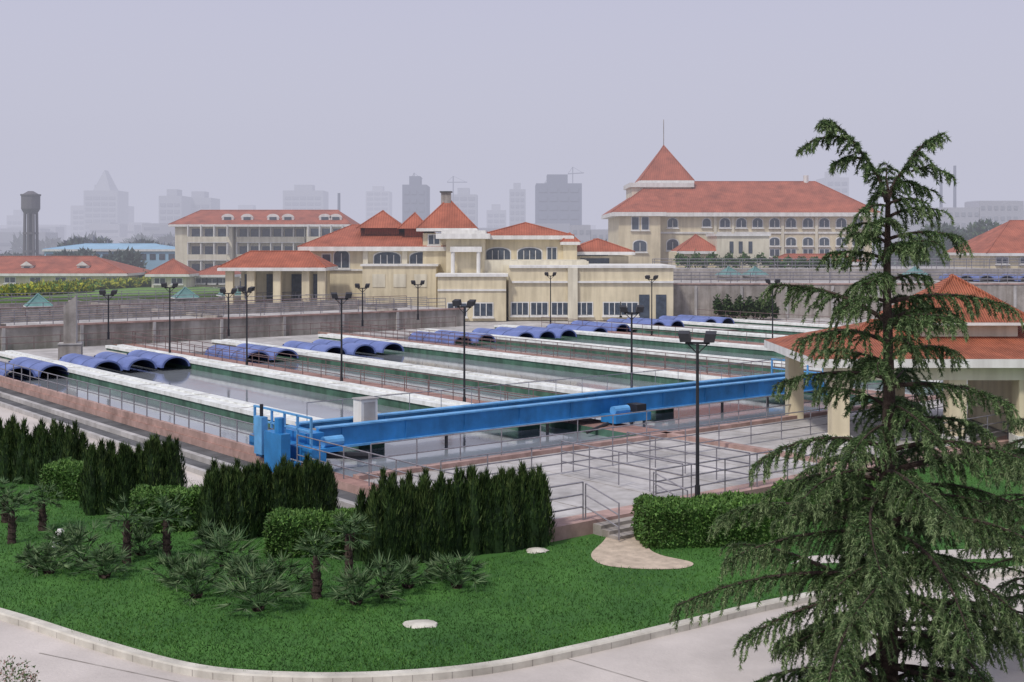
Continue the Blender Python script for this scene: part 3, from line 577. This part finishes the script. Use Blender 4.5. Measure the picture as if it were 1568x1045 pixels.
def boxhedge(name,a,b,dep,h,n=8000):
    A=np.array(gp(*a,ZL));B=np.array(gp(*b,ZL)); L=np.linalg.norm(B-A); ang=math.atan2(B[1]-A[1],B[0]-A[0]); e=empty(name,(A[0],A[1],ZL)); e.rotation_euler[2]=ang
    ar=np.array([L*dep,L*h,L*h,dep*h,dep*h]); fc=R.choice(5,n,p=ar/ar.sum()); a_=R.random(n);b_=R.random(n)
    P=np.zeros((n,3)); N_=np.zeros((n,3))
    for i in range(5):
        k=fc==i
        if i==0: P[k]=np.column_stack([a_[k]*L,b_[k]*dep,np.full(k.sum(),h)]); N_[k]=[0,0,1]
        elif i<3: P[k]=np.column_stack([a_[k]*L,np.full(k.sum(),0 if i==1 else dep),b_[k]*h]); N_[k]=[0,-1 if i==1 else 1,0]
        else: P[k]=np.column_stack([np.full(k.sum(),0 if i==3 else L),a_[k]*dep,b_[k]*h]); N_[k]=[-1 if i==3 else 1,0,0]
    C=np.array([L/2,dep/2,h*.45]); hs=np.array([L/2,dep/2,h*.55]); q=(P-C)/hs; ex=np.sort(np.abs(q),axis=1)[:,1:2]; rd=.25
    P=P-np.sign(q)*np.where(np.abs(q)*hs>hs-rd,1,0)*rd*.35*np.clip((ex-.8)/.2,0,1)**2
    P[:,2]+= .05*np.sin(P[:,0]*2.3+P[:,1])+.03*np.sin(P[:,0]*7); P+=R.normal(size=(n,3))*.025; P[:,2]=np.maximum(P[:,2],.02)
    D=N_+R.normal(size=(n,3))*.8; mi=np.where(N_[:,2]>.5,R.integers(0,2,n),R.choice(3,n,p=[.45,.2,.35])); trimesh('leaves',tris(P,D,R.uniform(.06,.12,n),R.uniform(.05,.09,n)),mi,[B1,B2,H2],parent=e)
    c=MB(); s=.09; c.box(s,L-s,s,dep-s,0,h-s,B1); c.build('core',parent=e)
boxhedge('box_hedge',(60,764),(142,768),1.5,1.0,5000); boxhedge('box_hedge',(205,820),(315,812),1.3,1.1,6000); boxhedge('box_hedge',(408,856),(562,852),1.3,1.0,8000); boxhedge('box_hedge',(992,842),(1210,834),1.6,1.1,12000)
boxhedge('box_hedge',(1215,800),(1420,790),1.6,.9,8000)
# ---------------------------------------------------------------- palms / yuccas
def palm(px,py,trunk,sz,name):
    x,y=gp(px,py,ZL); e=empty(name,(x,y,ZL)); Vs=[];st=MB()
    if trunk>0:
        for k in range(6):
            z=trunk*k/6; st.tube((math.sin(k)*.01,0,z),(0,0,z+trunk/6+.02),.13-.006*k,BARK,9,.095-.004*k)
        nn=40; ph=R.random(nn)*6.28; P=np.column_stack([.1*np.cos(ph),.1*np.sin(ph),R.random(nn)*trunk]); st_v=tris(P,np.column_stack([np.cos(ph),np.sin(ph),np.ones(nn)*1.2]),np.full(nn,.12),np.full(nn,.05))
        for t_ in st_v: st.poly([tuple(q) for q in t_],BARK)
    n=24 if trunk>0.2 else 28
    for k in range(n):
        az_=k*2.4+random.uniform(-.3,.3); el=random.uniform(-.35,1.25) if trunk>0.2 else random.uniform(.1,1.35); Ls=sz*random.uniform(.35,.75)
        d=np.array([math.cos(az_)*math.cos(el),math.sin(az_)*math.cos(el),math.sin(el)]); o=np.array([0,0,trunk+.02]); p=o+d*Ls; st.tube(o,p,.012,P1,4,.007)
        s=np.cross(d,[0,0,1]);s/=np.linalg.norm(s)+1e-9; roll=random.uniform(-.7,.7); s=s*math.cos(roll)+np.cross(d,s)*math.sin(roll)
        nb=15; a=np.linspace(-1.3,1.3,nb); D=np.outer(np.cos(a),d)+np.outer(np.sin(a),s)+np.outer(np.full(nb,-.22),[0,0,1])+R.normal(size=(nb,3))*.09
        Vs.append(tris(np.repeat(p[None],nb,0),D,sz*.42*(1-.25*np.abs(a)/1.3)*R.uniform(.75,1.1,nb),np.full(nb,.04)))
    V=np.concatenate(Vs); trimesh('fronds',V,(R.random(len(V))>.65).astype(int),[P1,P2],parent=e); st.build('trunk',parent=e)
for px,py,t in ((18,832,.9),(65,812,.85),(194,862,1.1),(255,852,1.0),(485,916,1.0),(534,886,1.1),(8,800,.8)): palm(px,py,t,.78 if t>.9 else .68,'fan_palm')
for px,py,s in ((75,878,.9),(125,862,1.15),(160,885,.85),(265,895,.9),(300,915,1.05),(345,870,1.25),(395,935,1.25),(430,905,1.05),(370,905,.9),(545,925,1.0),(590,915,.95),(625,900,.75),(700,900,1.0),(215,850,.75),(95,845,.8),(520,850,1.0),(320,840,.8),(680,885,.65),(50,870,.65)): palm(px,py,0.05,s,'yucca_plant')
def rock(px,py,s,sz,name,mt):
    x,y=gp(px,py,ZL); m=MB(); n=10
    rings=[(1.0,0),(1.05,.3),(.8,.7),(.4,1.0)]; V=[]
    rr=[[random.uniform(.85,1.12) for _ in range(n)] for _ in rings]
    for i,(r,z) in enumerate(rings): V.append([(s*r*rr[i][j]*math.cos(2*math.pi*j/n),s*r*.7*rr[i][j]*math.sin(2*math.pi*j/n),sz*z) for j in range(n)])
    for i in range(3):
        for j in range(n): m.poly([V[i][j],V[i][(j+1)%n],V[i+1][(j+1)%n],V[i+1][j]],mt)
    m.poly(V[3],mt); m.build(name,(x,y,ZL))
rock(92,838,.2,.5,'white_rock',WHITE); rock(645,957,.40,.07,'stone_slab',KERBM); rock(868,812,.5,.2,'stone_slab',KERBM); rock(885,800,.6,.25,'stone_slab',KERBM); rock(822,845,.3,.1,'stone_slab',KERBM)
# ---------------------------------------------------------------- cedars
def path_pts(p0,az_,L,e0,droop,n=9,sway=0.0):
    out=[]
    for k in range(n+1):
        t=k/n; h=L*t*(1-.06*t); a=az_+sway*t
        out.append(np.array([p0[0]+math.cos(a)*h,p0[1]+math.sin(a)*h,p0[2]+L*(math.tan(e0)*t-droop*t*t)]))
    return out
class Cedar:
    def __init__(s): s.w=MB(); s.V=[]; s.M=[]
    def foliate(s,pts,r0,tl,dens,light=.35,t0=.15,fine=1.0):
        n=len(pts)-1
        for k in range(n): s.w.tube(pts[k],pts[k+1],r0*(1-k/n)+.006,BARK,5,r0*(1-(k+1)/n)+.006,cap=False)
        L=sum(np.linalg.norm(pts[k+1]-pts[k]) for k in range(n)); cnt=max(5,int(L*dens))
        for j in range(cnt):
            t=t0+(1-t0)*(j+random.random())/cnt; f=t*n; k=min(int(f),n-1); p=pts[k]+(pts[k+1]-pts[k])*(f-k); d=pts[k+1]-pts[k]; d=d/np.linalg.norm(d)
            q_=np.cross(d,[0,0,1.0]); q_/=np.linalg.norm(q_)+1e-9; sg=1 if j%2 else -1
            a=random.uniform(.5,1.25); tw_=d*math.cos(a)+q_*sg*math.sin(a)+np.array([0,0,random.uniform(-.4,.2)])
            tl_=tl*random.uniform(.45,1.25)*(1.05-.5*t); m_=6; q=p.copy(); dr=tw_/np.linalg.norm(tw_); seg=[]
            for i in range(m_):
                q2=q+dr*tl_/m_; seg.append((q,q2,dr.copy())); q=q2; dr=dr+np.array([0,0,-.26-.2*random.random()]); dr/=np.linalg.norm(dr)
            s.w.tube(seg[0][0],seg[2][1],.006,BARK,3,.003,cap=False)
            nn=int((17*tl_/.5+6)*fine); A=np.concatenate([np.repeat(g[0][None],nn,0) for g in seg]); B=np.concatenate([np.repeat(g[1][None],nn,0) for g in seg]); DD=np.concatenate([np.repeat(g[2][None],nn,0) for g in seg]); I=np.repeat(np.arange(m_),nn); N=len(A)
            P=A+(B-A)*R.random((N,1))+R.normal(size=(N,3))*.008; D=DD*.75+R.normal(size=(N,3))*.5+np.array([0,0,-.1])
            s.V.append(tris(P,D,R.uniform(.045,.09,N),R.uniform(.011,.021,N)))
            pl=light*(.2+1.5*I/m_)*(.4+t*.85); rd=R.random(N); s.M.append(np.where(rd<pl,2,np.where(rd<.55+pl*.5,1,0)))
    def done(s,name,loc):
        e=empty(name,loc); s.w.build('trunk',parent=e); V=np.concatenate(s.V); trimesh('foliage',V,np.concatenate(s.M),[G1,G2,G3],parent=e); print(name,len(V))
TX,TY=ax(1358,20),20.0
cd_=Cedar()
trunk=[np.array([0.0,0,-.5]),np.array([.02,0,1.5]),np.array([-.03,0,3.5]),np.array([.04,0,5.5]),np.array([.0,0,7.3]),np.array([.02,0,8.9])]
rad=[.18,.16,.13,.095,.065,.035]
for k in range(5): cd_.w.tube(trunk[k],trunk[k+1],rad[k],BARK,10,rad[k+1],cap=False)
Lz=[(-.5,3.4),(1,3.4),(2.2,3.35),(3.2,3.15),(4.2,2.9),(5.2,2.3),(6.0,1.7),(6.9,2.1),(7.4,1.2),(8.0,1.35),(8.8,.8)]
z=-.3; a0=0
while z<8.8:
    L=np.interp(z,[q[0] for q in Lz],[q[1] for q in Lz]); nb=4 if z<4.4 else 3
    for k in range(nb):
        a0+=2.39996+random.uniform(-.35,.35); LL=L*random.uniform(.55,1.15); e0=random.uniform(.1,.42)+(0.12 if z>6 else 0)
        tx=np.interp(z,[q[2] for q in trunk],[q[0] for q in trunk])
        cd_.foliate(path_pts((tx,0,z+random.uniform(-.1,.1)),a0,LL,e0,random.uniform(.24,.48),9,random.uniform(-.35,.35)),.016+.010*LL,.46+.14*min(LL,2.5),18,.46 if z<5 else .36)
    z+=.29 if z<4.2 else (.36 if z<5.4 else .33)
A_=lambda l:[np.array(p) for p in l]
cd_.foliate(A_([(.0,0,8.7),(-.12,0,9.1),(-.35,.05,9.45),(-.6,0,9.75),(-.85,0,9.98),(-1.0,-.05,10.02)]),.035,.5,30,.3,.1)
cd_.foliate(A_([(-.6,0,9.72),(-.85,0,9.78),(-1.15,.05,9.74),(-1.4,0,9.58)]),.02,.35,24,.3)
cd_.foliate(A_([(-.35,0,9.4),(-.6,.1,9.45),(-.85,.1,9.35)]),.02,.35,24,.3)
cd_.foliate(A_([(.0,0,8.7),(.15,0,9.05),(.35,-.05,9.35),(.6,0,9.65),(.85,0,9.8)]),.035,.5,30,.3,.1)
cd_.foliate(A_([(.02,0,8.9),(.05,.2,9.1),(.1,.3,9.35)]),.02,.35,24,.3)
cd_.foliate(A_([(.4,0,9.2),(.7,0,9.3),(1.05,0,9.15)]),.015,.35,24,.3)
cd_.foliate(A_([(.1,0,9.0),(.4,.1,9.05),(.75,.1,8.9)]),.015,.4,24,.3)
cd_.done('cedar_tree',(TX,TY,0))
c2=Cedar(); c2.w.tube((0,0,ZL),(0,0,4.9),.13,BARK,8,.02); z=.0; a0=1.3
while z<4.8:
    L=2.3*(1-z/5.6)+.25
    for k in range(5):
        a0+=2.4+random.uniform(-.3,.3); LL=L*random.uniform(.7,1.1); c2.foliate(path_pts((0,0,z),a0,LL,random.uniform(.1,.35),random.uniform(.25,.45),7,0),.02,.5,13,.2,.15,.6)
    z+=.4
c2.done('cedar_tree',(ax(1585,25),25,0))
x,y=gp(12,1075,ZL); V=np.concatenate([blob_tris((0,0,.35),(.55,.5,.45),900,.05),blob_tris((.3,0,.25),(.3,.3,.3),300,.05)]); trimesh('flowering_shrub',V,R.integers(0,3,len(V)),[G2,B1,PINK],loc=(x,y,ZL))
